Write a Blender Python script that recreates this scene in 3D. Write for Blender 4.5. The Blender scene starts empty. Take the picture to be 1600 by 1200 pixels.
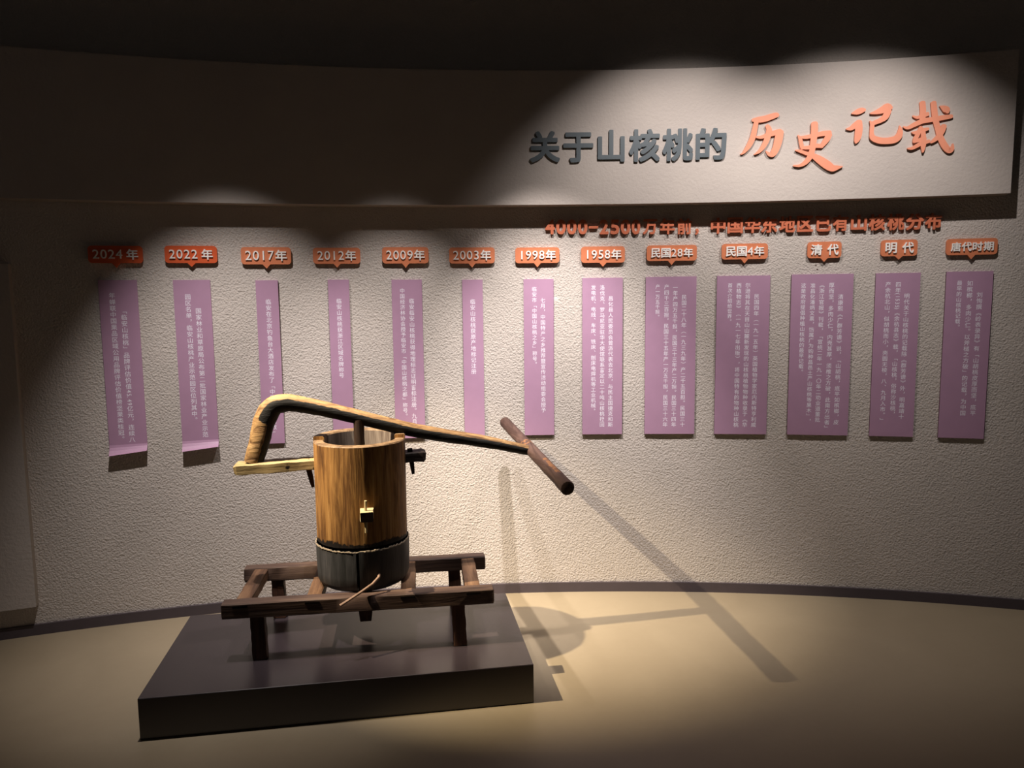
import bpy, bmesh, math, random
from math import sin, cos, pi, sqrt, atan2
from mathutils import Vector, Matrix

random.seed(7)
S = bpy.context.scene
COL = S.collection

# ------------------------------------------------------------------ camera, world, lights
CAM_H, PITCH, ROLL, FPX = 1.55, 0.110974, -0.010792, 1175.8
cam_d = bpy.data.cameras.new('camera')
cam_d.sensor_fit = 'HORIZONTAL'
cam_d.sensor_width = 36.0
cam_d.lens = 36.0 * FPX / 1600.0
cam_d.clip_start = 0.05
cam = bpy.data.objects.new('camera', cam_d)
COL.objects.link(cam)
_f = Vector((0, cos(PITCH), -sin(PITCH))); _r = Vector((1, 0, 0)); _u = Vector((0, sin(PITCH), cos(PITCH)))
_R = cos(ROLL) * _r + sin(ROLL) * _u
_U = -sin(ROLL) * _r + cos(ROLL) * _u
cam.matrix_world = Matrix(((_R.x, _U.x, -_f.x, 0), (_R.y, _U.y, -_f.y, 0), (_R.z, _U.z, -_f.z, CAM_H), (0, 0, 0, 1)))
S.camera = cam

w = bpy.data.worlds.new('dim_hall')
S.world = w
w.use_nodes = True
w.node_tree.nodes['Background'].inputs[0].default_value = (1.0, 0.92, 0.84, 1)
w.node_tree.nodes['Background'].inputs[1].default_value = 0.034

def spot(name, loc, aim, watts, deg, blend=0.8, size=0.03, col=(1.0, 0.84, 0.66)):
    d = bpy.data.lights.new(name, 'SPOT')
    d.energy = watts; d.spot_size = math.radians(deg); d.spot_blend = blend
    d.shadow_soft_size = size; d.color = col
    o = bpy.data.objects.new(name, d); COL.objects.link(o)
    o.location = loc
    o.rotation_euler = (Vector(aim) - Vector(loc)).to_track_quat('-Z', 'Y').to_euler()
    return o

KEY, WASH = (1.0, 0.83, 0.58), (1.0, 0.92, 0.875)
# track spotlights under the ceiling, on a curved track about a metre from the wall
spot('track_spot', (-1.93, 2.52, 2.85), (0.00, 3.40, 0.10), 1000, 34.5, 1.0, 0.016, KEY)
spot('track_spot', (0.036, 2.976, 2.90), (0.30, 3.84, 0.52), 370, 52, 1.0, 0.022, WASH)
spot('track_spot', (-0.43, 2.974, 2.90), (-0.62, 3.74, 0.25), 215, 52, 1.0, 0.03, WASH)
spot('track_spot', (-1.28, 2.745, 2.92), (-1.17, 3.48, 0.42), 260, 60, 1.0, 0.02, WASH)
spot('track_spot', (0.76, 2.95, 2.98), (0.86, 3.80, 1.50), 84, 92, 1.0, 0.014, WASH)
spot('track_spot', (1.55, 2.86, 2.98), (1.60, 3.75, 1.50), 80, 92, 1.0, 0.014, WASH)

S.view_settings.view_transform = 'Standard'
S.view_settings.look = 'None'
S.view_settings.gamma = 1.0
S.view_settings.use_curve_mapping = False
S.view_settings.exposure = 0.0

# ------------------------------------------------------------------ curved wall geometry (metres)
XC, YC, RW = 0.3826, -3.9167, 7.7959
def wall_pt(th, off=0.0, z=0.0):
    r = RW - off
    return Vector((XC + r * sin(th), YC + r * cos(th), z))
def wall_matrix(th, off, z):
    """local x runs right along the wall, local y goes up, local z comes out into the room"""
    t = Vector((cos(th), -sin(th), 0)); n = Vector((-sin(th), -cos(th), 0)); p = wall_pt(th, off, z)
    return Matrix(((t.x, 0, n.x, p.x), (t.y, 0, n.y, p.y), (0, 1, 0, p.z), (0, 0, 0, 1)))

# ------------------------------------------------------------------ materials
def srgb(h):
    h = h.lstrip('#'); out = []
    for i in (0, 2, 4):
        c = int(h[i:i + 2], 16) / 255.0
        out.append(c / 12.92 if c <= 0.04045 else ((c + 0.055) / 1.055) ** 2.4)
    return (out[0], out[1], out[2], 1.0)

class NT:
    def __init__(s, name, rough=0.6, spec=0.5):
        s.m = bpy.data.materials.new(name); s.m.use_nodes = True
        s.t = s.m.node_tree; s.b = s.t.nodes['Principled BSDF']
        s.b.inputs['Roughness'].default_value = rough
        s.b.inputs['Specular IOR Level'].default_value = spec
    def n(s, typ, **kw):
        o = s.t.nodes.new(typ)
        for k, v in kw.items():
            if k in o.inputs: o.inputs[k].default_value = v
            else: setattr(o, k, v)
        return o
    def l(s, a, b): s.t.links.new(a, b)
    def coord(s, scale=(1, 1, 1)):
        tc = s.n('ShaderNodeTexCoord'); mp = s.n('ShaderNodeMapping'); mp.inputs['Scale'].default_value = scale
        s.l(tc.outputs['Object'], mp.inputs['Vector']); return mp.outputs['Vector']
    def noise(s, vec, scale, detail=4.0, rough=0.55, dist=0.0):
        o = s.n('ShaderNodeTexNoise'); o.inputs['Scale'].default_value = scale
        o.inputs['Detail'].default_value = detail; o.inputs['Roughness'].default_value = rough
        o.inputs['Distortion'].default_value = dist
        s.l(vec, o.inputs['Vector']); return o.outputs['Fac']
    def ramp(s, fac, stops):
        o = s.n('ShaderNodeValToRGB'); e = o.color_ramp.elements
        while len(e) < len(stops): e.new(0.5)
        for q, (p, c) in zip(e, stops): q.position = p; q.color = c if len(c) == 4 else (*c, 1)
        s.l(fac, o.inputs['Fac']); return o.outputs['Color']
    def mix(s, fac, a, b, mode='MIX'):
        o = s.n('ShaderNodeMix', data_type='RGBA', blend_type=mode)
        for sock, v in ((o.inputs[0], fac), (o.inputs[6], a), (o.inputs[7], b)):
            if hasattr(v, 'is_linked') or isinstance(v, bpy.types.NodeSocket): s.l(v, sock)
            else: sock.default_value = v
        return o.outputs[2]
    def math(s, op, a, b=0.0, c=None):
        o = s.n('ShaderNodeMath', operation=op)
        for i, v in enumerate((a, b) if c is None else (a, b, c)):
            if isinstance(v, bpy.types.NodeSocket): s.l(v, o.inputs[i])
            else: o.inputs[i].default_value = v
        return o.outputs[0]
    def col(s, v):
        if isinstance(v, bpy.types.NodeSocket): s.l(v, s.b.inputs['Base Color'])
        else: s.b.inputs['Base Color'].default_value = v
        return s
    def bump(s, h, strength, dist):
        o = s.n('ShaderNodeBump'); o.inputs['Strength'].default_value = strength; o.inputs['Distance'].default_value = dist
        s.l(h, o.inputs['Height']); s.l(o.outputs['Normal'], s.b.inputs['Normal']); return s

def mat_plain(name, c, rough=0.6, spec=0.4, var=0.06, scale=18.0):
    m = NT(name, rough, spec)
    f = m.noise(m.coord(), scale)
    lo = tuple(x * (1 - var) for x in c[:3]); hi = tuple(min(1, x * (1 + var)) for x in c[:3])
    m.col(m.ramp(f, [(0.3, lo), (0.7, hi)]))
    return m.m

def mat_wall():
    m = NT('stucco_plaster', 0.9, 0.2)
    v = m.coord()
    n1 = m.noise(v, 3.0, 3)
    base = m.ramp(n1, [(0.3, srgb('#bab2ab')), (0.7, srgb('#c2b9b2'))])
    # pale patch of filler beside one plaque, two dark specks
    tc = m.n('ShaderNodeTexCoord')
    def blot(p, r, soft):
        d = m.n('ShaderNodeVectorMath', operation='DISTANCE'); d.inputs[1].default_value = p
        m.l(tc.outputs['Object'], d.inputs[0])
        wob = m.math('MULTIPLY_ADD', m.noise(v, 60.0, 2), soft, d.outputs['Value'])
        return m.math('LESS_THAN', wob, r)
    base = m.mix(blot((0.2275, 3.8776, 1.557), 0.034, 0.036), base, srgb('#d8d4cc'))
    for p in ((1.523, 3.795, 1.705), (1.53, 3.794, 1.686)):
        base = m.mix(blot(p, 0.0065, 0.006), base, srgb('#57443f'))
    m.col(base)
    a = m.noise(v, 95.0, 4, 0.6, 0.3)
    vo = m.n('ShaderNodeTexVoronoi'); vo.inputs['Scale'].default_value = 110.0; m.l(v, vo.inputs['Vector'])
    h = m.math('ADD', m.math('MULTIPLY', a, 1.0), m.math('MULTIPLY', vo.outputs['Distance'], 0.45))
    m.bump(h, 0.9, 0.0052)
    return m.m

def mat_board(name, c0, c1, b=0.35):
    m = NT(name, 0.85, 0.2)
    v = m.coord()
    m.col(m.ramp(m.noise(v, 4.0, 3), [(0.3, srgb(c0)), (0.7, srgb(c1))]))
    m.bump(m.noise(v, 70.0, 4, 0.6), b, 0.006)
    return m.m

def mat_floor():
    m = NT('poured_floor', 0.42, 0.35)
    v = m.coord()
    a = m.noise(v, 1.6, 5, 0.6, 0.6)
    b = m.noise(v, 30.0, 3)
    c = m.ramp(a, [(0.25, srgb('#8e806a')), (0.75, srgb('#9a8c75'))])
    c = m.mix(m.math('MULTIPLY', b, 0.25), c, srgb('#837661'))
    m.col(c)
    rr = m.n('ShaderNodeMapRange'); rr.inputs['To Min'].default_value = 0.36; rr.inputs['To Max'].default_value = 0.55
    m.l(a, rr.inputs['Value']); m.l(rr.outputs['Result'], m.b.inputs['Roughness'])
    m.bump(m.noise(v, 90.0, 2), 0.06, 0.002)
    return m.m

def mat_wood(name, cols, axis='Z', grain=90.0, rough=0.65, spec=0.25, bump=0.35, fringe=None):
    """streaky old timber; cols dark..light; optional attribute 'char' blackens the surface"""
    m = NT(name, rough, spec)
    sc = {'X': (0.07, 1, 1), 'Y': (1, 0.07, 1), 'Z': (1, 1, 0.07)}[axis]
    v = m.coord(sc)
    a = m.noise(v, grain * 0.35, 6, 0.62, 1.2)
    b = m.noise(v, grain, 4, 0.6, 0.4)
    big = m.noise(m.coord({'X': (0.3, 1, 1), 'Y': (1, 0.3, 1), 'Z': (1, 1, 0.3)}[axis]), 7.0, 3)
    f = m.math('ADD', m.math('MULTIPLY', a, 0.55), m.math('ADD', m.math('MULTIPLY', b, 0.2), m.math('MULTIPLY', big, 0.25)))
    n = len(cols)
    c = m.ramp(f, [(0.33 + 0.34 * i / (n - 1), srgb(k)) for i, k in enumerate(cols)])
    if fringe:
        at = m.n('ShaderNodeAttribute', attribute_name='char_shade')
        q = m.math('ADD', at.outputs['Fac'], m.math('MULTIPLY', m.math('SUBTRACT', m.noise(m.coord(), fringe[1], 4), 0.5), fringe[2]))
        mask = m.ramp(q, [(0.46, (0, 0, 0)), (0.56, (1, 1, 1))])
        c = m.mix(mask, c, srgb(fringe[0]))
    m.col(c)
    m.bump(m.math('ADD', a, m.math('MULTIPLY', b, 0.6)), bump, 0.006)
    return m.m

M = {}
M['wall'] = mat_wall()
M['board'] = mat_board('painted_board', '#b5aca6', '#bbb2ab')
M['board_edge'] = mat_plain('painted_board_edge', srgb('#8f857a'), 0.8)
M['ceiling'] = mat_plain('dark_ceiling_paint', srgb('#4a4644'), 0.9)
M['floor'] = mat_floor()
M['skirting'] = mat_plain('dark_skirting', srgb('#4b4348'), 0.45, 0.4)
M['plinth'] = mat_plain('dark_lacquer', srgb('#332c2f'), 0.24, 0.8, 0.03, 6.0)
M['plaque'] = mat_plain('mauve_plaque', srgb('#a9859f'), 0.5, 0.35, 0.03)
M['plaque_edge_shade'] = mat_plain('plaque_edge_shade', srgb('#5b3f47'), 0.6)
M['print'] = mat_plain('white_print', srgb('#e6e2ee'), 0.6, 0.3, 0.02)
M['red_label'] = mat_plain('vermilion_label', srgb('#d0592f'), 0.5, 0.35, 0.03)
M['orange_label'] = mat_plain('orange_label', srgb('#cc7a55'), 0.5, 0.35, 0.03)
M['white'] = mat_plain('white_letter', srgb('#eeeae6'), 0.5, 0.4, 0.02)
M['slate'] = mat_plain('slate_letter', srgb('#596268'), 0.38, 0.6, 0.04)
M['coral'] = mat_plain('coral_letter', srgb('#dd8f72'), 0.5, 0.35, 0.03)
M['brick'] = mat_plain('brick_letter', srgb('#c06c4e'), 0.5, 0.35, 0.03)
M['barrel'] = mat_wood('honey_log_wood', ['#2e1c0f', '#644322', '#946c3c', '#b38d59'], 'Z', 110, fringe=('#191412', 45, 0.75))
M['inner'] = mat_wood('hollow_wood', ['#2b2320', '#5d5048', '#8f8378', '#b0a79c'], 'Z', 50)
M['drum'] = mat_wood('charred_wood', ['#191919', '#333334', '#444345', '#68635f'], 'Z', 60, 0.6, 0.35, 0.3)
M['lip'] = mat_plain('frayed_lip', srgb('#8f8170'), 0.8, 0.2, 0.25, 120)
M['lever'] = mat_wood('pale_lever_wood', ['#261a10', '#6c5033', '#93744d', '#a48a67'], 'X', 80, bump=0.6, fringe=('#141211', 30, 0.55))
M['bar'] = mat_wood('bleached_bar_wood', ['#33261a', '#84704c', '#9c8862', '#a89a76'], 'X', 60, fringe=('#1d1512', 34, 0.95))
M['pestle'] = mat_wood('dark_pole_wood', ['#1c130e', '#36251a', '#4a3424'], 'Z', 60)
M['handle'] = mat_wood('handled_wood', ['#211613', '#3d2b26', '#54403a', '#5d463c'], 'Y', 60, fringe=('#80583c', 55, 0.9))
M['frame_x'] = mat_wood('old_frame_wood', ['#231712', '#40302a', '#5a473c', '#78634f'], 'X', 60)
M['frame_y'] = mat_wood('old_frame_wood_cross', ['#2f2018', '#523a2a', '#73563f', '#8a6d53'], 'Y', 60)
M['frame_z'] = mat_wood('old_frame_wood_leg', ['#22150f', '#3c261d', '#523629', '#664737'], 'Z', 60)
M['rim'] = mat_wood('rim_end_grain', ['#2e2219', '#59442f', '#7a6248', '#8d765c'], 'Z', 60)
M['slot'] = mat_plain('end_grain', srgb('#140d0a'), 0.9, 0.1)
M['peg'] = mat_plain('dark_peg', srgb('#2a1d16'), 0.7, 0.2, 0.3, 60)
M['pale_peg'] = mat_plain('pale_peg', srgb('#a89873'), 0.7, 0.2, 0.2, 60)
M['bamboo'] = mat_plain('brown_stick', srgb('#7d6350'), 0.6, 0.3, 0.2, 40)

# ------------------------------------------------------------------ helpers
def link(name, me, parent=None, mats=(), label=None, cat=None, group=None, kind=None):
    o = bpy.data.objects.new(name, me); COL.objects.link(o)
    if me is not None:
        for k in mats: me.materials.append(M[k])
    if parent is not None: o.parent = parent
    if label: o['label'] = label
    if cat: o['category'] = cat
    if group: o['group'] = group
    if kind: o['kind'] = kind
    return o
def empty(name, label, cat, mw=None, group=None):
    o = link(name, None, label=label, cat=cat, group=group)
    o.empty_display_size = 0.05
    if mw is not None: o.matrix_world = mw
    return o
def mesh(name, vs, fs, mi=None, smooth=False, angle=None):
    me = bpy.data.meshes.new(name); me.from_pydata([tuple(v) for v in vs], [], fs)
    if mi: me.polygons.foreach_set('material_index', mi)
    if smooth: me.polygons.foreach_set('use_smooth', [True] * len(me.polygons))
    if smooth and angle: me.set_sharp_from_angle(angle=math.radians(angle))
    me.update(); return me
def arc_slab(name, t0, t1, offs, z0, z1, n=64):
    """slab following the wall: offs = (back, front) distance from the wall surface"""
    vs, fs, mi = [], [], []
    for i in range(n + 1):
        t = t0 + (t1 - t0) * i / n
        for off, z in ((offs[1], z0), (offs[1], z1), (offs[0], z1), (offs[0], z0)): vs.append(wall_pt(t, off, z))
    for i in range(n):
        a = i * 4; b = a + 4
        for k in range(4):
            fs.append((a + k, b + k, b + (k + 1) % 4, a + (k + 1) % 4)); mi.append(0 if k == 0 else 1)
    fs += [(3, 2, 1, 0), (n * 4, n * 4 + 1, n * 4 + 2, n * 4 + 3)]; mi += [1, 1]
    fs = [f[::-1] for f in fs]
    return mesh(name, vs, fs, mi)
def box_me(name, x0, x1, y0, y1, z0, z1, bev=0.0):
    bm = bmesh.new()
    bmesh.ops.create_cube(bm, size=1.0, matrix=Matrix.Translation(((x0 + x1) / 2, (y0 + y1) / 2, (z0 + z1) / 2)) @ Matrix.Diagonal((x1 - x0, y1 - y0, z1 - z0, 1)))
    if bev: bmesh.ops.bevel(bm, geom=bm.edges[:], offset=bev, segments=2, affect='EDGES', profile=0.5)
    me = bpy.data.meshes.new(name); bm.to_mesh(me); bm.free(); return me
def loft(name, pts, wid, hei, side, cham=0.25, n_round=0, jit=0.0, ends=0.0, char_shade=None, smooth=True, angle=35, seed=1):
    """timber: cross-section (width along side, height along side x tangent) swept along pts"""
    rnd = random.Random(seed)
    pts = [Vector(p) for p in pts]; N = len(pts); side = Vector(side)
    if not hasattr(wid, '__len__'): wid = [wid] * N
    if not hasattr(hei, '__len__'): hei = [hei] * N
    if n_round: prof = [(cos(2 * pi * k / n_round), sin(2 * pi * k / n_round)) for k in range(n_round)]
    else:
        c = 1 - cham; prof = [(1, -c), (1, c), (c, 1), (-c, 1), (-1, c), (-1, -c), (-c, -1), (c, -1)]
    K = len(prof); rings = []
    def frame(i):
        t = (pts[min(i + 1, N - 1)] - pts[max(i - 1, 0)]).normalized()
        s = (side - t * side.dot(t)).normalized(); return t, s, t.cross(s) * -1
    seq = [(pts[i], *frame(i), wid[i] / 2, hei[i] / 2, i / (N - 1)) for i in range(N)]
    if ends:
        p, t, s, u, a, b, _ = seq[0]; seq.insert(0, (p - t * ends, t, s, u, a * 0.72, b * 0.72, 0.0))
        p, t, s, u, a, b, _ = seq[-1]; seq.append((p + t * ends, t, s, u, a * 0.72, b * 0.72, 1.0))
    vs, fs, ch = [], [], []
    for p, t, s, u, a, b, q in seq:
        for (x, y) in prof:
            j = Vector((rnd.uniform(-jit, jit), rnd.uniform(-jit, jit), rnd.uniform(-jit, jit)))
            vs.append(p + s * a * x + u * b * y + j)
            if char_shade: ch.append(char_shade(x, y, q))
    L = len(seq)
    for i in range(L - 1):
        for k in range(K):
            fs.append((i * K + k, i * K + (k + 1) % K, (i + 1) * K + (k + 1) % K, (i + 1) * K + k))
    fs.append(tuple(range(K))[::-1]); fs.append(tuple((L - 1) * K + k for k in range(K)))
    me = mesh(name, vs, fs, None, smooth, angle)
    bm = bmesh.new(); bm.from_mesh(me); bmesh.ops.recalc_face_normals(bm, faces=bm.faces); bm.to_mesh(me); bm.free()
    if char_shade:
        at = me.attributes.new('char_shade', 'FLOAT', 'POINT'); at.data.foreach_set('value', ch)
    return me
def lerp_path(a, b, n):
    a, b = Vector(a), Vector(b); return [a + (b - a) * i / n for i in range(n + 1)]

# ------------------------------------------------------------------ lettering
_gl = {}
def glyph(ch, bold=0.0, depth=0.0):
    """mesh data of one character at em size 1 (verts, faces); bold thickens the strokes by overlaying shifted outlines"""
    k = (ch, bold, depth)
    if k not in _gl:
        cu = bpy.data.curves.new('glyph', 'FONT'); cu.body = ch; cu.size = 1.0
        cu.extrude = depth / 2; cu.offset = 0.003 if depth == 0 else 0.0; cu.resolution_u = 3 if depth == 0 else 5
        ob = bpy.data.objects.new('glyph', cu); COL.objects.link(ob)
        dg = bpy.context.evaluated_depsgraph_get()
        me = bpy.data.meshes.new_from_object(ob.evaluated_get(dg))
        vs = [v.co.copy() for v in me.vertices]; fs = [tuple(p.vertices) for p in me.polygons]
        bpy.data.objects.remove(ob); bpy.data.curves.remove(cu); bpy.data.meshes.remove(me)
        if bold:
            V, F = [], []
            for i in range(9):
                d = Vector((0, 0, 0)) if i == 0 else Vector((bold * cos(pi * i / 4), bold * sin(pi * i / 4), 0)) * (1.2 if i % 2 else 1.0)
                b = len(V); V += [Vector((v.x + d.x, v.y + d.y, v.z * (1 - 0.006 * i) if v.z > 0 else v.z)) for v in vs]
                F += [tuple(j + b for j in f) for f in fs]
            vs, fs = V, F
        _gl[k] = (vs, fs)
    return _gl[k]
def fit_glyph(name, ch, x0, x1, y0, y1, z0, depth, bold=0.0, keep=False):
    """one raised character stretched to a bounding box (keep: own proportions), back face at z0"""
    vs, fs = glyph(ch, bold, 0.1)
    ax, bx = min(v.x for v in vs), max(v.x for v in vs); ay, by = min(v.y for v in vs), max(v.y for v in vs)
    if keep:
        hw = (bx - ax) * (y1 - y0) / (by - ay) / 2; xm = (x0 + x1) / 2
        hw = min(hw, (x1 - x0) * 0.55); x0, x1 = xm - hw, xm + hw
    out = [(x0 + (v.x - ax) / (bx - ax) * (x1 - x0), y0 + (v.y - ay) / (by - ay) * (y1 - y0), z0 + (v.z + 0.05) / 0.1 * depth) for v in vs]
    return mesh(name, out, fs)
ROT = set('「」《》（）()0123456789.-')
def column_text(acc, text, x, ytop, ybot, z):
    """vertical line of printed characters"""
    adv = [0.56 if c in '0123456789' else 0.36 if c in '.()' else 1.0 for c in text]
    e = (ytop - ybot) / sum(adv); y = ytop; s = e * 0.93
    V, F = acc
    for c, a in zip(text, adv):
        vs, fs = glyph(c)
        cy = y - a * e / 2; b = len(V)
        wide = c in '0123456789.()'
        for v in vs:
            gx, gy = v.x - (0.25 if wide else 0.5), v.y - 0.36
            if c in ROT: gx, gy = gy, -gx
            if c in '，。、': gx, gy = gx + 0.58, gy + 0.55
            V.append((x + gx * s, cy + gy * s, z))
        F += [tuple(i + b for i in f) for f in fs]
        y -= a * e
def ribbon(stroke, z0, depth, sub=6):
    """brush stroke: smooth ribbon of varying width, rounded ends, as an extruded outline"""
    P = [Vector((x, y, w_)) for x, y, w_ in stroke]
    Q = []
    for i in range(len(P) - 1):
        p0, p1, p2, p3 = P[max(i - 1, 0)], P[i], P[i + 1], P[min(i + 2, len(P) - 1)]
        for k in range(sub):
            t = k / sub
            Q.append(0.5 * ((2 * p1) + (p2 - p0) * t + (2 * p0 - 5 * p1 + 4 * p2 - p3) * t * t + (3 * p1 - p0 - 3 * p2 + p3) * t ** 3))
    Q.append(P[-1]); n = len(Q); Lf, Rt = [], []
    for i, q in enumerate(Q):
        d = Q[min(i + 1, n - 1)] - Q[max(i - 1, 0)]; d = Vector((d.x, d.y)).normalized(); nn = Vector((-d.y, d.x)); h = max(q.z, 0.0005) / 2
        Lf.append(Vector((q.x, q.y)) + nn * h); Rt.append(Vector((q.x, q.y)) - nn * h)
        if i == 0: d0, h0 = d, h
        if i == n - 1: d1, h1 = d, h
    def cap(c, d, h, sgn):
        nn = Vector((-d.y, d.x)); out = []
        for k in range(1, 5):
            a = pi * k / 5
            out.append(Vector((c.x, c.y)) + nn * h * cos(a) * sgn + d * h * 0.6 * sin(a) * sgn)
        return out
    vs, fs = [], []
    def add(p, z): vs.append((p.x, p.y, z)); return len(vs) - 1
    top = [(add(a, z0 + depth), add(b, z0 + depth)) for a, b in zip(Lf, Rt)]
    bot = [(add(a, z0), add(b, z0)) for a, b in zip(Lf, Rt)]
    for i in range(n - 1):
        fs.append((top[i][0], top[i][1], top[i + 1][1], top[i + 1][0]))
        fs.append((bot[i][1], bot[i][0], bot[i + 1][0], bot[i + 1][1]))
        fs.append((top[i][1], bot[i][1], bot[i + 1][1], top[i + 1][1]))
        fs.append((bot[i][0], top[i][0], top[i + 1][0], bot[i + 1][0]))
    for end, d, h, sgn, c in ((n - 1, d1, h1, 1, Q[-1]), (0, d0, h0, -1, Q[0])):
        pts = cap(c, d, h, sgn)
        a0, b0 = (top[end][0], top[end][1]) if sgn > 0 else (top[end][1], top[end][0])
        a1, b1 = (bot[end][0], bot[end][1]) if sgn > 0 else (bot[end][1], bot[end][0])
        t_ = [add(p, z0 + depth) for p in pts]; u_ = [add(p, z0) for p in pts]
        ring_t = [a0] + t_ + [b0]; ring_u = [a1] + u_ + [b1]
        fs.append(tuple(ring_t[::-1])); fs.append(tuple(ring_u))
        for i in range(len(ring_t) - 1): fs.append((ring_t[i], ring_u[i], ring_u[i + 1], ring_t[i + 1]))
    return vs, fs

# ------------------------------------------------------------------ measured tables (angle along the wall, metres)
PANELS = [
    (-0.2891, 0.165, 1.6628, 0.8339, [(0.0177, 1.5336, 0.8911, '「临安山核桃」品牌评估价值45.49亿元，连续八'), (-0.0275, 1.6055, 0.8971, '年蝉联中国果品区域公用品牌评估价值榜坚果类桂冠。')]),
    (-0.2478, 0.1664, 1.6623, 0.8353, [(0.0234, 1.5294, 0.8964, '国家林业和草原局公布第二批国家林业产业示范'), (-0.0209, 1.597, 0.9715, '园区名单，临安山核桃产业示范园区位列其中。')]),
    (-0.2037, 0.1046, 1.6589, 0.8479, [(0.0036, 1.5689, 0.8893, '临安在北京钓鱼台大酒店发布了「中国山核桃指数」')]),
    (-0.1598, 0.1023, 1.6601, None, [(-0.0006, 1.5686, 1.1686, '临安山核桃获浙江区域名牌称号')]),
    (-0.1167, 0.1512, 1.6578, 0.8486, [(0.0218, 1.565, 0.8919, '临安临安山核桃获得地理标志证明商标注册。九月，'), (-0.0233, 1.6165, 0.9531, '中国经济林协会授予临安市「中国山核桃之都」称号。')]),
    (-0.0743, 0.1036, 1.6551, None, [(0.0001, 1.5585, 1.1731, '临安山核桃获原产地标记注册')]),
    (-0.0311, 0.1533, 1.6552, 0.8553, [(0.0212, 1.5612, 0.9673, '七月，中国特产之乡推荐暨宣传活动组委会授予'), (-0.0219, 1.6177, 1.2078, '临安市「中国山核桃之乡」称号。')]),
    (0.0108, 0.206, 1.658, 0.8498, [(0.0421, 1.5672, 0.8875, '昌化县人民委员会曾派代表去北京，与民主国捷克和斯'), (-0.0008, 1.6227, 0.8879, '洛伐克、罗马尼亚驻华大使馆联系商定以二十吨山核桃换回'), (-0.0461, 1.6232, 0.9606, '发电机、电线、车床、铣床、刨床电焊机等工业机械。')]),
    (0.0554, 0.2556, 1.6599, 0.8522, [(0.0666, 1.5696, 0.8859, '民国二十八年（一九三九年）产二千五百担。民国三十'), (0.0219, 1.6185, 0.886, '一年产四万五千担，民国三十三年产二万担。民国三十四年'), (-0.0219, 1.6223, 0.886, '产四千三百担，民国三十五年产一万五千担，民国三十六年'), (-0.0671, 1.6228, 1.4444, '产一万五千担。')]),
    (0.1017, 0.2618, 1.6599, 0.851, [(0.0663, 1.5697, 0.8856, '民国四年（一九一五年）英国植物学家厄内斯特亨利威'), (0.0218, 1.6253, 0.8853, '尔逊将其在天目山山麓新发现的山核桃植物物种收录于《华'), (-0.0218, 1.6259, 0.8851, '西植物志》（一九一七年出版），将中国特有的物种山核桃'), (-0.0655, 1.6248, 1.4184, '首次介绍给世界。')]),
    (0.1506, 0.2934, 1.6622, 0.8519, [(0.0895, 1.5627, 0.9037, '清康熙《广群芳谱》说，「山胡桃，底平如槟榔，皮'), (0.0452, 1.6214, 0.8734, '厚而坚，多肉少仁，内壳甚厚，须椎之方破，此南方出者」'), (-0.0007, 1.622, 0.9156, '《浙江官报》刊载，「宣统二年一九一〇年二劝业道董批'), (-0.044, 1.6195, 0.9084, '准昌化潘炳文禀，饬属广为购种昌邑土产山核桃等果木」，'), (-0.0887, 1.6201, 1.1605, '这是政府提倡种植山核桃的最早记载。')]),
    (0.1957, 0.2033, 1.6619, 0.8527, [(0.0437, 1.5634, 0.9374, '明代关于山核桃的记载除《群芳谱》外，明嘉靖十'), (0.0027, 1.62, 0.9509, '四年(1535)《余杭县志》载，「山核桃，俗称沙核桃，'), (-0.0436, 1.6207, 0.9175, '产余杭北山，似胡桃而小，壳圆无棱，八、九月入市。」')]),
    (0.2364, 0.2027, 1.6638, 0.8498, [(0.0475, 1.5655, 0.9624, '刘恂撰《岭表录异》有「山胡桃皮厚而坚，底平'), (0.0034, 1.6211, 0.9613, '如槟榔，多肉少仁。以斧槌之方破」的记载，为中国'), (-0.0419, 1.6218, 1.3846, '最早的山核桃记载。')]),
]
YEARS = [
    ('2024年', -0.2889, 0.2292, 1.82, 1.7409, 1.7203),
    ('2022年', -0.247, 0.2324, 1.8228, 1.7417, 1.7237),
    ('2017年', -0.2032, 0.2322, 1.8185, 1.7357, 1.7157),
    ('2012年', -0.1602, 0.2281, 1.8161, 1.7382, 1.7194),
    ('2009年', -0.117, 0.2295, 1.8189, 1.7384, 1.7163),
    ('2003年', -0.0743, 0.2295, 1.816, 1.7364, 1.7157),
    ('1998年', -0.0318, 0.2237, 1.8137, 1.7353, 1.7145),
    ('1958年', 0.011, 0.2217, 1.8151, 1.7336, 1.7143),
    ('民国28年', 0.0555, 0.2508, 1.817, 1.7389, 1.7181),
    ('民国4年', 0.1019, 0.225, 1.8191, 1.7415, 1.7209),
    ('清代', 0.1511, 0.1597, 1.8208, 1.7411, 1.7223),
    ('明代', 0.1954, 0.1645, 1.8219, 1.7435, 1.7265),
    ('唐代时期', 0.2365, 0.2197, 1.8192, 1.7422, 1.721),
]
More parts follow.
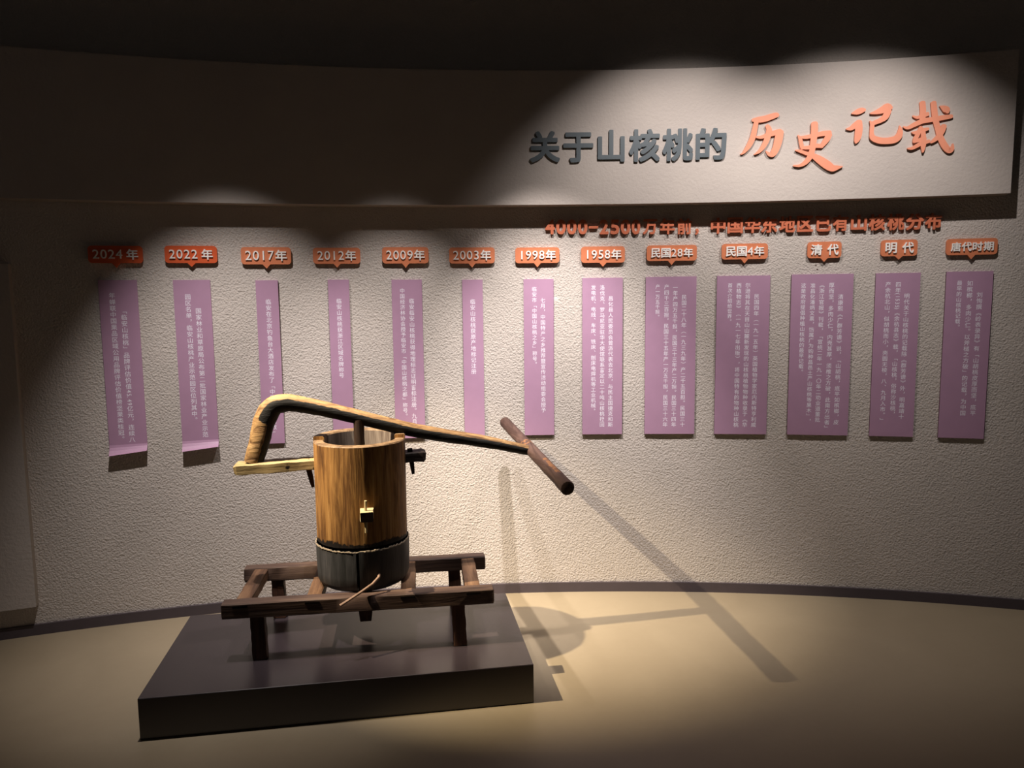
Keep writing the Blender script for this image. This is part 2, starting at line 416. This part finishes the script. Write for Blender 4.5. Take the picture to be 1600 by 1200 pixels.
SENTENCE = [
    ('4', -0.0234, 0.0485, 1.8785, 1.9515),
    ('0', -0.0163, 0.0485, 1.8781, 1.9511),
    ('0', -0.0093, 0.0485, 1.8775, 1.9506),
    ('0', -0.0022, 0.0485, 1.877, 1.95),
    ('-', 0.0048, 0.0484, 1.905, 1.9177),
    ('2', 0.0117, 0.0451, 1.8758, 1.9488),
    ('5', 0.0187, 0.0451, 1.8751, 1.9482),
    ('0', 0.0256, 0.0482, 1.8745, 1.9475),
    ('0', 0.0323, 0.0434, 1.8738, 1.9468),
    ('万', 0.0414, 0.0705, 1.8728, 1.9489),
    ('年', 0.0526, 0.075, 1.8715, 1.9507),
    ('前', 0.0634, 0.0731, 1.8702, 1.9493),
    ('，', 0.0715, 0.0174, 1.866, 1.8977),
    ('中', 0.0849, 0.0723, 1.8705, 1.9494),
    ('国', 0.0956, 0.0751, 1.8706, 1.9493),
    ('华', 0.1066, 0.0777, 1.8705, 1.949),
    ('东', 0.117, 0.0771, 1.8704, 1.9487),
    ('地', 0.128, 0.0765, 1.8702, 1.9498),
    ('区', 0.139, 0.0759, 1.8714, 1.9492),
    ('已', 0.1501, 0.0722, 1.8709, 1.947),
    ('有', 0.1604, 0.0715, 1.8705, 1.9494),
    ('山', 0.1713, 0.0737, 1.8699, 1.947),
    ('核', 0.182, 0.0759, 1.8692, 1.9475),
    ('桃', 0.193, 0.0779, 1.8684, 1.9464),
    ('分', 0.2039, 0.0798, 1.8676, 1.9452),
    ('布', 0.2144, 0.0732, 1.8667, 1.9454),
]
HEADING = [
    ('关', -0.0272, 0.147, 2.2167, 2.3655),
    ('于', -0.0061, 0.147, 2.2155, 2.3583),
    ('山', 0.0148, 0.131, 2.2167, 2.3686),
    ('核', 0.0358, 0.149, 2.2143, 2.369),
    ('桃', 0.0567, 0.1479, 2.2143, 2.3687),
    ('的', 0.0774, 0.1466, 2.2168, 2.3677),
]
BRUSH = [
    ('历', 0.1075, 2.3273, [[(-0.0385, 0.0704, 0.0135), (-0.0166, 0.0706, 0.0253), (0.0203, 0.075, 0.0287), (0.0669, 0.0888, 0.0253), (0.0803, 0.0883, 0.0169)], [(-0.0183, 0.0724, 0.0202), (-0.0257, 0.0323, 0.0236), (-0.0364, -0.0145, 0.0263), (-0.0542, -0.0511, 0.0236), (-0.0772, -0.0808, 0.0118), (-0.0913, -0.0879, 0.0034)], [(-0.018, -0.009, 0.0094), (0.004, -0.0107, 0.0152), (0.039, -0.0001, 0.0209), (0.0757, 0.0094, 0.0253), (0.0924, 0.0115, 0.027)], [(0.0908, 0.0116, 0.0354), (0.0851, -0.0252, 0.0378), (0.076, -0.0619, 0.0337), (0.0616, -0.0885, 0.0303), (0.0482, -0.0931, 0.0202), (0.038, -0.0877, 0.0135), (0.0282, -0.0766, 0.004)], [(0.0295, 0.0422, 0.0169), (0.0401, 0.0234, 0.0253), (0.0359, -0.0067, 0.027), (0.0201, -0.0467, 0.0236), (-0.0028, -0.0763, 0.0162), (-0.0268, -0.0908, 0.004)]]),
    ('史', 0.1424, 2.2668, [[(-0.0941, 0.0523, 0.0039), (-0.0838, 0.0384, 0.0158), (-0.0763, 0.008, 0.0181), (-0.0714, -0.0107, 0.0158)], [(-0.0873, 0.0446, 0.0079), (-0.0592, 0.0425, 0.0165), (-0.0198, 0.0486, 0.0197), (0.0193, 0.056, 0.023), (0.052, 0.0564, 0.0263)], [(0.0489, 0.0515, 0.028), (0.0404, 0.0318, 0.028), (0.0258, 0.0107, 0.023), (0.0164, -0.003, 0.0165)], [(-0.0742, -0.0062, 0.0132), (-0.0411, -0.0061, 0.0181), (-0.015, 0.0006, 0.0197), (0.0196, -0.0018, 0.0184)], [(-0.02, 0.1043, 0.0313), (-0.0187, 0.0659, 0.0313), (-0.0222, 0.0193, 0.028), (-0.0268, -0.0208, 0.0263), (-0.0364, -0.0506, 0.0257), (-0.0555, -0.0752, 0.0214), (-0.0816, -0.0895, 0.0132), (-0.1105, -0.0891, 0.0059)], [(-0.103, -0.0172, 0.0046), (-0.0836, -0.0213, 0.0132), (-0.0535, -0.0332, 0.0158), (-0.0268, -0.0426, 0.0217), (0.0069, -0.064, 0.0346), (0.0439, -0.0905, 0.0395), (0.0691, -0.1065, 0.0313), (0.0936, -0.104, 0.0181), (0.1157, -0.1004, 0.0026)]]),
    ('记', 0.1742, 2.3515, [[(-0.0971, 0.0581, 0.0057), (-0.0749, 0.0635, 0.0239), (-0.0544, 0.07, 0.0255), (-0.0391, 0.0715, 0.0128)], [(-0.1193, -0.0119, 0.0057), (-0.0994, -0.0102, 0.0191), (-0.0806, 0.0028, 0.0271), (-0.0635, 0.0152, 0.0287)], [(-0.0652, 0.0186, 0.0303), (-0.0633, -0.0146, 0.0335), (-0.0659, -0.0475, 0.0319), (-0.0715, -0.0688, 0.0223), (-0.0744, -0.0787, 0.0083)], [(-0.0155, 0.0539, 0.0057), (0.0098, 0.0582, 0.0191), (0.0379, 0.0675, 0.0319), (0.0596, 0.0785, 0.0351), (0.0771, 0.0743, 0.0159)], [(0.0633, 0.0645, 0.0303), (0.0519, 0.0357, 0.0287), (0.0303, 0.0204, 0.023), (0.0084, 0.0123, 0.0207), (-0.0072, 0.0058, 0.0175)], [(-0.0157, 0.0194, 0.0051), (-0.0054, -0.0009, 0.0191), (-0.0063, -0.0338, 0.0191), (0.0, -0.0572, 0.0255), (0.0277, -0.0711, 0.0287), (0.0628, -0.075, 0.0293), (0.0974, -0.07, 0.0319), (0.1156, -0.0527, 0.0293), (0.1195, -0.0267, 0.0191), (0.1152, -0.0084, 0.0026)]]),
    ('载', 0.2053, 2.3286, [[(-0.0678, 0.0554, 0.0062), (-0.0489, 0.0478, 0.013), (-0.0245, 0.0546, 0.0185), (-0.0033, 0.0614, 0.0185)], [(-0.0297, 0.1132, 0.0262), (-0.0255, 0.0757, 0.0262), (-0.0262, 0.0368, 0.0247)], [(-0.1067, 0.0087, 0.0056), (-0.0872, 0.0027, 0.0148), (-0.0598, 0.0159, 0.021), (-0.0234, 0.0301, 0.0222), (0.0133, 0.0345, 0.0222), (0.0589, 0.04, 0.0222), (0.0983, 0.0442, 0.017)], [(0.0174, 0.1103, 0.0247), (0.0241, 0.0663, 0.0265), (0.0314, 0.027, 0.0253), (0.0431, -0.0126, 0.0253), (0.0557, -0.0523, 0.0271), (0.0759, -0.0892, 0.0284), (0.0952, -0.1097, 0.0241), (0.107, -0.1005, 0.0179), (0.109, -0.0795, 0.0043)], [(0.0674, 0.0039, 0.0231), (0.0594, -0.02, 0.0253), (0.0447, -0.0452, 0.0216), (0.024, -0.0637, 0.0142), (0.0146, -0.0724, 0.0031)], [(0.0458, 0.0925, 0.0056), (0.063, 0.0827, 0.0247), (0.0756, 0.0729, 0.0284), (0.0808, 0.0613, 0.0111)], [(-0.0691, -0.0189, 0.0056), (-0.0489, -0.0213, 0.0185), (-0.0184, -0.0109, 0.0185), (0.0014, -0.0064, 0.0111)], [(-0.0307, 0.0012, 0.0179), (-0.0424, -0.0275, 0.0191), (-0.0532, -0.0499, 0.0191), (-0.0587, -0.0643, 0.0111)], [(-0.0578, -0.0644, 0.008), (-0.035, -0.0557, 0.0179), (-0.009, -0.0496, 0.0142)], [(-0.0843, -0.0916, 0.0056), (-0.0644, -0.0913, 0.0142), (-0.031, -0.0739, 0.0191), (0.0071, -0.0628, 0.0154)], [(-0.0212, -0.0189, 0.0191), (-0.0177, -0.055, 0.0228), (-0.018, -0.0877, 0.0204), (-0.0185, -0.1113, 0.008)]]),
]
# ------------------------------------------------------------------ the room
TH0, TH1 = -0.62, 0.52
vs, fs = [], []
NW = 160
for i in range(NW + 1):
    t = TH0 + (TH1 - TH0) * i / NW
    for off, z in ((0, 0), (0, 3.4), (-0.12, 3.4), (-0.12, 0)): vs.append(wall_pt(t, off, z))
for i in range(NW):
    for k in range(4):
        a = i * 4; b = a + 4
        fs.append((a + k, a + (k + 1) % 4, b + (k + 1) % 4, b + k))
fs += [(0, 3, 2, 1), (NW * 4, NW * 4 + 1, NW * 4 + 2, NW * 4 + 3)]
fs = [f[::-1] for f in fs]
wall = link('wall_back', mesh('wall_back', vs, fs, None, True, 30), None, ['wall'], kind='structure')
link('floor', box_me('floor', -5.5, 5.5, -3.0, 4.6, -0.1, 0.0), None, ['floor'], kind='structure')
link('ceiling', box_me('ceiling', -5.5, 5.5, -3.0, 4.6, 3.4, 3.5), None, ['ceiling'], kind='structure')
link('baseboard_back', arc_slab('baseboard_back', TH0, TH1, (0.0, 0.012), 0.0, 0.0514, 120), None, ['skirting', 'skirting'], kind='structure')

# ------------------------------------------------------------------ boards on the wall
BOARD_T = 0.095
link('header_board', arc_slab('header_board', -0.55, 0.2525, (0.0, BOARD_T), 2.0155, 2.651, 110), None, ['board', 'board_edge'],
     label='long pale grey curved board across the upper wall carrying the big heading', cat='wall board')
link('side_board', arc_slab('side_board', -0.56, -0.344, (0.0, 0.05), 0.152, 1.734, 50), None, ['board', 'board_edge'],
     label='tall plain grey board on the wall at the far left edge', cat='wall board')

# heading: raised slate characters and raised coral brush characters on the board
for ch, th, wd, z0, z1 in HEADING:
    me = fit_glyph('raised_character', ch, -wd / 2, wd / 2, 0, z1 - z0, 0.0, 0.009, 0.030)
    o = link('raised_character', me, None, ['slate'], 'slate grey raised character %s of the heading on the upper board' % ch, 'lettering', 'slate heading characters')
    o.matrix_world = wall_matrix(th, BOARD_T + 0.0012, z0)
for ch, th, zc, strokes in BRUSH:
    V, F = [], []
    for i, st in enumerate(strokes):
        v2, f2 = ribbon(st, 0.0, 0.010 + 0.0003 * i)
        b = len(V); V += v2; F += [tuple(k + b for k in f) for f in f2]
    o = link('brush_character', mesh('brush_character', V, F), None, ['coral'], 'coral brush-written raised character %s of the heading on the upper board' % ch, 'lettering', 'coral brush heading characters')
    o.matrix_world = wall_matrix(th, BOARD_T + 0.0012, zc)
NTH = ['first', 'second', 'third', 'fourth', 'fifth']
zeros = 0
for ch, th, wd, z0, z1 in SENTENCE:
    nm = ch
    if ch == '0':
        nm = NTH[zeros] + ' zero'; zeros += 1
    elif ch == '-': nm = 'dash'
    elif ch == '，': nm = 'comma'
    me = fit_glyph('raised_character', ch, -wd / 2, wd / 2, 0, z1 - z0, 0.0, 0.013, 0.030 if ord(ch) > 1000 and ch != '，' else 0.028)
    o = link('raised_character', me, None, ['brick'], 'orange raised %s in the sentence half shaded under the upper board' % (nm if len(nm) > 1 else 'character ' + nm), 'lettering', 'orange sentence characters')
    o.matrix_world = wall_matrix(th, 0.003, z0)

# ------------------------------------------------------------------ year labels and text plaques
def label_plate(wd, h, tip, d):
    r = h * 0.2; out = []
    for cx, cy, a0 in ((wd / 2 - r, r, -90), (wd / 2 - r, h - r, 0), (-wd / 2 + r, h - r, 90), (-wd / 2 + r, r, 180)):
        for k in range(6):
            a = math.radians(a0 + 90 * k / 5); out.append((cx + r * cos(a), cy + r * sin(a)))
    out += [(-h * 0.22, 0), (0, -tip), (h * 0.22, 0)]
    n = len(out)
    V = [(x, y, d) for x, y in out] + [(x, y, 0) for x, y in out]
    F = [tuple(range(n)), tuple(range(2 * n - 1, n - 1, -1))] + [(i, i + n, (i + 1) % n + n, (i + 1) % n) for i in range(n)]
    return mesh('plate', V, F)
YEAR_EN = {'民国28年': 'Minguo year 28', '民国4年': 'Minguo year 4', '清代': 'two-character 清代', '明代': 'two-character 明代', '唐代时期': 'four-character 唐代时期'}
names = []
for k, (text, th, wd, zt, zb, ztip) in enumerate(YEARS):
    en = YEAR_EN.get(text, text[:4]); names.append(en)
    col = 'red' if k < 2 else 'orange'
    t = empty('year_label', '%s speech-bubble label reading %s, above its mauve plaque' % (col, en + (' (' + text + ')' if k in (8, 9) else '')), 'label', wall_matrix(th, 0.004, zb), 'year labels')
    h = zt - zb
    link('plate', label_plate(wd, h, zb - ztip, 0.014), t, ['red_label' if k < 2 else 'orange_label'])
    gap = {'清代': 0.35, '明代': 0.35}.get(text, 0.0)
    if k < 2: gap = 0.22
    cw = []
    for c in text: cw.append(0.60 if c.isdigit() else 1.0)
    tot = sum(cw) + (gap if k < 2 else gap * (len(text) - 1))
    e = min(wd * 0.85 / tot, h * 0.72); x = -tot * e / 2
    for i, c in enumerate(text):
        dg = c.isdigit()
        if k < 2 and i == 4: x += gap * e
        w_ = cw[i] * e
        me = fit_glyph('letter', c, x + w_ * 0.05, x + w_ * (0.93 if dg else 0.97), h * 0.5 - e * (0.36 if dg else 0.45), h * 0.5 + e * (0.40 if dg else 0.47), 0.0142, 0.006, 0.002 if dg else 0.020, dg)
        link('letter', me, t, ['white'])
        x += w_ + (gap * e if k >= 2 else 0)
for k, (th, wd, zt, zb, cols) in enumerate(PANELS):
    zb = 0.851 if k > 1 else 0.853
    t = empty('text_plaque', 'mauve plaque of vertical white text under the %s label' % names[k], 'plaque', wall_matrix(th, wd * wd / 62.0 + 0.0006, zb), 'mauve text plaques')
    h = zt - zb; d = 0.012
    sec = [(0.0, d), (h, d), (h, 0.001), (0.0, 0.001)]
    if k < 2:      # the lower end of these two has come away from the wall and curls forward
        V, F = [], []
        prof = [(h, 0.006), (0.10, 0.006), (0.031, 0.006), (0.022, 0.009), (0.013, 0.016), (0.005, 0.026), (0.0, 0.036)]
        back = [(y + (0.001 if i > 3 else 0), z - 0.004) for i, (y, z) in enumerate(prof)]
        nU = 8
        for u in range(nU + 1):
            f = u / nU; x = -wd / 2 + wd * f
            for (y, z) in prof + back[::-1]: V.append((x, y - (0.0 if y > 0.03 else 0.016 * (1 - f) * (1 - y / 0.03)), z))
        m_ = len(prof) * 2
        for u in range(nU):
            for q in range(m_): F.append((u * m_ + q, u * m_ + (q + 1) % m_, (u + 1) * m_ + (q + 1) % m_, (u + 1) * m_ + q))
        F.append(tuple(range(m_))[::-1]); F.append(tuple(nU * m_ + q for q in range(m_)))
        me = mesh('panel', V, F); zz = 0.0061
        bm = bmesh.new(); bm.from_mesh(me); bmesh.ops.recalc_face_normals(bm, faces=bm.faces); bm.to_mesh(me); bm.free()
        link('panel', me, t, ['plaque'])
    else:
        me = box_me('panel', -wd / 2, wd / 2, 0, h, 0.0, d)
        me.materials.append(M['plaque']); me.materials.append(M['plaque_edge_shade'])
        for p in me.polygons: p.material_index = 0 if (p.normal.z > 0.5 or p.normal.y > 0.5) else 1  # side and bottom edges get a darker colour as painted shade of unlit faces
        link('panel', me, t); zz = d + 0.00008
    for (x, y1, y0, text) in cols:
        acc = ([], [])
        column_text(acc, text, x, y1 - zb, y0 - zb, zz)
        link('text_column', mesh('text_column', acc[0], acc[1]), t, ['print'])

# ------------------------------------------------------------------ plinth, stand and press
OX, OY, YAWP, YAWM, PH = -0.69285, 3.00541, 0.15717, 0.12417, 0.1554
MP = Matrix.Translation((OX, OY, 0)) @ Matrix.Rotation(YAWP, 4, 'Z')
MM = Matrix.Translation((OX, OY, 0)) @ Matrix.Rotation(YAWM, 4, 'Z')
o = link('display_plinth', box_me('display_plinth', -0.7168, 0.7168, -0.3623, 0.3623, 0.0, PH, 0.0025), None, ['plinth'],
         label='low dark lacquered rectangular plinth under the wooden press', cat='plinth')
o.matrix_world = MP

stand = empty('wooden_stand', 'low four-legged old timber stand on the dark plinth carrying the barrel press', 'stand', MM)
RT, RH = 0.392, 0.062
def rail(y, seed, side_y):
    return loft('rail', lerp_path((-0.463, y, RT - RH / 2), (0.594, y, RT - RH / 2), 22), 0.058, RH, (0, 1, 0), 0.14, 0, 0.0009, 0.004, seed=seed)
r1 = link('rail', rail(-0.124, 3, 1), stand, ['frame_x'])
r2 = link('rail', rail(0.270, 4, 1), stand, ['frame_x'])
for x0, x1 in ((-0.422, -0.364), (-0.148, -0.092), (0.222, 0.281), (0.484, 0.544)):
    pth = lerp_path(((x0 + x1) / 2 + 0.002, 0.2415, RT - 0.028), ((x0 + x1) / 2, -0.0955, RT - 0.026), 10)
    link('slat', loft('slat', pth, x1 - x0, 0.046, (1, 0, 0), 0.15, 0, 0.0014, 0.0, seed=int(x0 * 1000) % 97), stand, ['frame_y'])
    xs = (x0 + x1) / 2
    link('tenon', box_me('tenon', xs - 0.028, xs + 0.028, -0.1545, -0.1500, 0.374, 0.383), stand, ['slot'])
for x, y, sx in ((-0.330, -0.124, 1), (0.458, -0.120, 2), (-0.322, 0.270, 3), (0.461, 0.270, 4)):
    link('leg', loft('leg', lerp_path((x, y, PH + 0.0025), (x - (0.004 if x < 0 else 0.006), y + 0.002, RT - RH + 0.001), 8), 0.054, 0.048, (1, 0, 0), 0.16, 0, 0.0013, 0.0, seed=20 + sx), stand, ['frame_z'])

press = empty('lever_press', 'old wooden barrel press with long bent lever and crossbar handle on the timber stand', 'press', MM @ Matrix.Translation((0.066, 0.073, RT)))
PI_ = press.matrix_world.inverted() @ MM       # stand coordinates -> press coordinates
def pl(name, me, parent=press, mats=()):
    me.transform(PI_); return link(name, me, parent, mats)
BX, BY = 0.066, 0.073
def ring_shell(name, prof_out, prof_in, a0, a1, n, fz=None, fr=None):
    """open shell of a barrel between angles a0..a1 (profiles are (r, z) bottom to top)"""
    vs, fs, ch = [], [], []
    prof = prof_out + prof_in[::-1]; K = len(prof)
    closed = abs(a1 - a0 - 2 * pi) < 1e-6
    cnt = n if closed else n + 1
    for i in range(cnt):
        a = a0 + (a1 - a0) * i / n
        for j, (r, z) in enumerate(prof):
            rr = r + (fr(a, z) if fr and j < len(prof_out) else 0); zz = z + (fz(a, z, j) if fz else 0)
            vs.append((BX + rr * cos(a), BY + rr * sin(a), zz))
    for i in range(n):
        b0 = i * K; b1 = ((i + 1) % cnt) * K
        for k in range(K): fs.append((b0 + k, b1 + k, b1 + (k + 1) % K, b0 + (k + 1) % K))
    if not closed: fs += [tuple(range(K)), tuple((cnt - 1) * K + k for k in range(K - 1, -1, -1))]
    me = mesh(name, vs, fs, None, True, 40)
    bm = bmesh.new(); bm.from_mesh(me); bmesh.ops.recalc_face_normals(bm, faces=bm.faces); bm.to_mesh(me); bm.free()
    return me
# upper log barrel: two hollowed halves, the back one standing a finger higher
rndw = random.Random(11); ph = [rndw.uniform(0, 6.28) for _ in range(8)]
def wob(a, z): return 0.0016 * sin(3 * a + ph[0]) + 0.0012 * sin(7 * a + ph[1] + 2 * z) + 0.0006 * sin(17 * a + ph[2])
RB, RT_ = 0.1865, 0.1875
def half(name, a0, a1, ztop, n):
    zs = [0.575, 0.585, 0.60, 0.62, 0.64, 0.66, 0.70, 0.76, 0.82, 0.88, 0.94, ztop - 0.012, ztop - 0.004]
    po = [(RB + (RT_ - RB) * (z - 0.575) / 0.42, z) for z in zs] + [(RT_ - 0.004, ztop)]
    pi_ = [(0.146, 0.575), (0.146, 0.75), (0.144, ztop - 0.006), (0.149, ztop)]
    me = ring_shell(name, po, pi_, a0, a1, n, None, wob)
    ch = []
    for v in me.vertices:
        z = v.co.z; a = atan2(v.co.y - BY, v.co.x - BX)
        ch.append(max(0.0, 1.0 - (z - 0.565) / (0.055 + 0.012 * sin(5 * a))))
    at = me.attributes.new('char_shade', 'FLOAT', 'POINT'); at.data.foreach_set('value', ch)
    me.materials.append(M['barrel']); me.materials.append(M['inner']); me.materials.append(M['rim'])
    for p in me.polygons:
        c = p.center; r = sqrt((c.x - BX) ** 2 + (c.y - BY) ** 2)
        p.material_index = 2 if abs(p.normal.z) > 0.6 and c.z > 0.9 else (1 if r < 0.158 else 0)
    return me
pl('barrel_half', half('barrel_half', pi + 0.02, 2 * pi - 0.06, 0.985, 72))
pl('barrel_half', half('barrel_half', -0.055, pi + 0.015, 1.000, 72))
# lower charred drum with a split in front and a frayed lip
GA = math.radians(267.5)
def drum_r(a, z): return 0.0012 * sin(4 * a + 1.0) + 0.0008 * sin(11 * a)
zs = [0.392, 0.402, 0.420, 0.445, 0.50, 0.555]
po = [(0.174, 0.392), (0.181, 0.400), (0.188, 0.416), (0.190, 0.450), (0.1915, 0.50), (0.192, 0.563)]
pin = [(0.150, 0.392), (0.150, 0.45), (0.1875, 0.50), (0.1893, 0.563)]
d_gap = 0.030
drum = pl('drum', ring_shell('drum', po, pin, GA + d_gap, GA + 2 * pi - d_gap, 140, None, drum_r), press, ['drum'])
core = ring_shell('drum_core', [(0.13, 0.393), (0.1485, 0.40), (0.1495, 0.57)], [(0.02, 0.393), (0.02, 0.57)], 0, 2 * pi, 48)
pl('drum_core', core, press, ['slot'])
rl = random.Random(5)
vs, fs = [], []; n = 300
for i in range(n):
    a = 2 * pi * i / n
    if i % 2 == 0: hgt = -0.001 + 0.0055 * rl.random(); ro = 0.1925 + 0.0024 * rl.random()
    for r, z in ((ro, 0.5600 + 0.5 * hgt - 0.001), (ro - 0.0008, 0.5625 + hgt), (0.1900, 0.5625 + hgt), (0.1890, 0.5585)): vs.append((BX + r * cos(a), BY + r * sin(a), z))
for i in range(n):
    b0 = i * 4; b1 = ((i + 1) % n) * 4
    for k in range(4): fs.append((b0 + k, b1 + k, b1 + (k + 1) % 4, b0 + (k + 1) % 4))
pl('lip', mesh('lip', vs, fs), press, ['lip'])
# plug below the drum
pl('plug', loft('plug', [(0.069, 0.07, 0.206), (0.069, 0.07, 0.24), (0.069, 0.07, 0.395)], [0.046, 0.056, 0.058], [0.06, 0.07, 0.07], (1, 0, 0), 0.12, 0, 0.001, seed=8), press, ['frame_z'])
# through bar that carries the lever foot
def bar_crack_shade(x, y, q): return 0.22 + max(0.0, (q - 0.36) * 6) + (0.30 * math.exp(-((q - 0.27) / 0.035) ** 2) if x < 0 else 0.0) + (0.16 * math.exp(-((q - 0.10) / 0.05) ** 2) if x < -0.5 and y < 0 else 0.0)  # darkening to the right stands in for the barrel's shade; blotches are cracks
bar = pl('through_bar', loft('through_bar', lerp_path((-0.425, 0.064, 0.879), (0.325, 0.120, 0.896), 26), 0.088, 0.043, (0, 1, 0), 0.16, 0, 0.0022, 0.012, bar_crack_shade, seed=9), press, ['bar'])
for nm, top, bot, w_ in (('peg', (-0.150, 0.060, 0.906), (-0.128, 0.060, 0.790), 0.020), ('peg', (0.271, 0.108, 0.928), (0.284, 0.108, 0.818), 0.020)):
    pl(nm, loft(nm, lerp_path(bot, top, 5), [w_ * 0.5, w_ * 0.8, w_, w_, w_, w_ * 1.1], [w_ * 0.6, w_ * 0.8, w_, w_, w_, w_ * 1.1], (0, 1, 0), 0.3, 0, 0.0008, seed=13), press, ['peg'])
# keyed tenon at the front
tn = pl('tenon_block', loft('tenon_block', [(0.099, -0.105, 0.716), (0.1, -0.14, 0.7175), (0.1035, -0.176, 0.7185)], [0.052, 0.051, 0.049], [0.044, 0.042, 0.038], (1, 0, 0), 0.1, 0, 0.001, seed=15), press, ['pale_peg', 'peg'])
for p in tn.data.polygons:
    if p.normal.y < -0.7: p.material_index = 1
k_ = loft('pin', lerp_path((0.097, -0.150, 0.650), (0.0985, -0.150, 0.778), 4), 0.011, 0.011, (1, 0, 0), 0.3, 8, 0.0004, seed=16)
pl('pin', k_, tn, ['pale_peg'])
# spout stick
sp = [(0.140, -0.085, 0.462), (0.138, -0.122, 0.455), (0.115, -0.142, 0.437), (0.06, -0.168, 0.410), (-0.008, -0.202, 0.380)]
pl('spout_stick', loft('spout_stick', sp, [0.0125, 0.0125, 0.012, 0.0105, 0.0115], [0.0125, 0.0125, 0.012, 0.0105, 0.0115], (0, 0, 1), 0, 10, 0.0003, 0.0, seed=17), press, ['bamboo'])

# bent lever
LV = [(-0.363, 0.068, 0.902, .078),
      (-0.349, 0.068, 0.947, .080),
      (-0.334, 0.068, 0.992, .083),
      (-0.316, 0.069, 1.065, .088),
      (-0.293, 0.069, 1.112, .088),
      (-0.267, 0.070, 1.137, .080),
      (-0.216, 0.073, 1.144, .072),
      (-0.179, 0.074, 1.137, .069),
      (-0.141, 0.077, 1.128, .066),
      (-0.065, 0.081, 1.110, .064),
      (0.011, 0.087, 1.087, .061),
      (0.141, 0.097, 1.049, .060),
      (0.273, 0.110, 1.010, .059),
      (0.408, 0.124, 0.978, .057),
      (0.546, 0.140, 0.951, .055),
      (0.658, 0.154, 0.925, .050),
      (0.793, 0.171, 0.888, .044),]
pp, hh = [], []
for i in range(len(LV) - 1):                    # denser path so that bends and tool marks read
    a, b = LV[i], LV[i + 1]
    for k in range(4):
        f = k / 4; pp.append([a[j] + (b[j] - a[j]) * f for j in range(3)]); hh.append(a[3] + (b[3] - a[3]) * f)
pp.append(LV[-1][:3]); hh.append(LV[-1][3])
for _ in range(1):
    q2 = [pp[0]] + [[(pp[i - 1][j] + 2 * pp[i][j] + pp[i + 1][j]) / 4 for j in range(3)] for i in range(1, len(pp) - 1)] + [pp[-1]]; pp = q2
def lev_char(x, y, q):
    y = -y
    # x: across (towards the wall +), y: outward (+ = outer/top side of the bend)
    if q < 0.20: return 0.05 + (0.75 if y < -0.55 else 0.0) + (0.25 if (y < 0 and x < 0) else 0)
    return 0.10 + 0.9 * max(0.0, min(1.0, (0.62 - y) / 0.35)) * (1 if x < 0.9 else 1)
lever = pl('lever', loft('lever', pp, [0.066 - 0.012 * i / len(pp) for i in range(len(pp))], hh, (0, 1, 0), 0.36, 16, 0.0011, 0.004, lev_char, seed=21), press, ['lever'])
N_, F_ = Vector((0.867, -0.322, 0.838)), Vector((0.743, 0.661, 0.937))
hp = [N_ + (F_ - N_) * i / 24 for i in range(25)]
def hd_char(x, y, q):
    return 0.18 + (0.42 if (0.10 < q < 0.33 and y > 0.2 and abs(x + 0.1) < 0.5) else 0.0) + (0.30 if (0.52 < q < 0.62 and y > 0.1) else 0)
handle = loft('handle', hp, 0.055, 0.055, (1, 0, 0), 0, 14, 0.0012, 0.006, hd_char, seed=22)
pl('handle', handle, press, ['handle'])
pl('pestle', loft('pestle', lerp_path((0.066, 0.081, 0.58), (0.064, 0.081, 1.062), 12), 0.044, 0.044, (1, 0, 0), 0, 14, 0.0012, seed=23), press, ['pestle'])
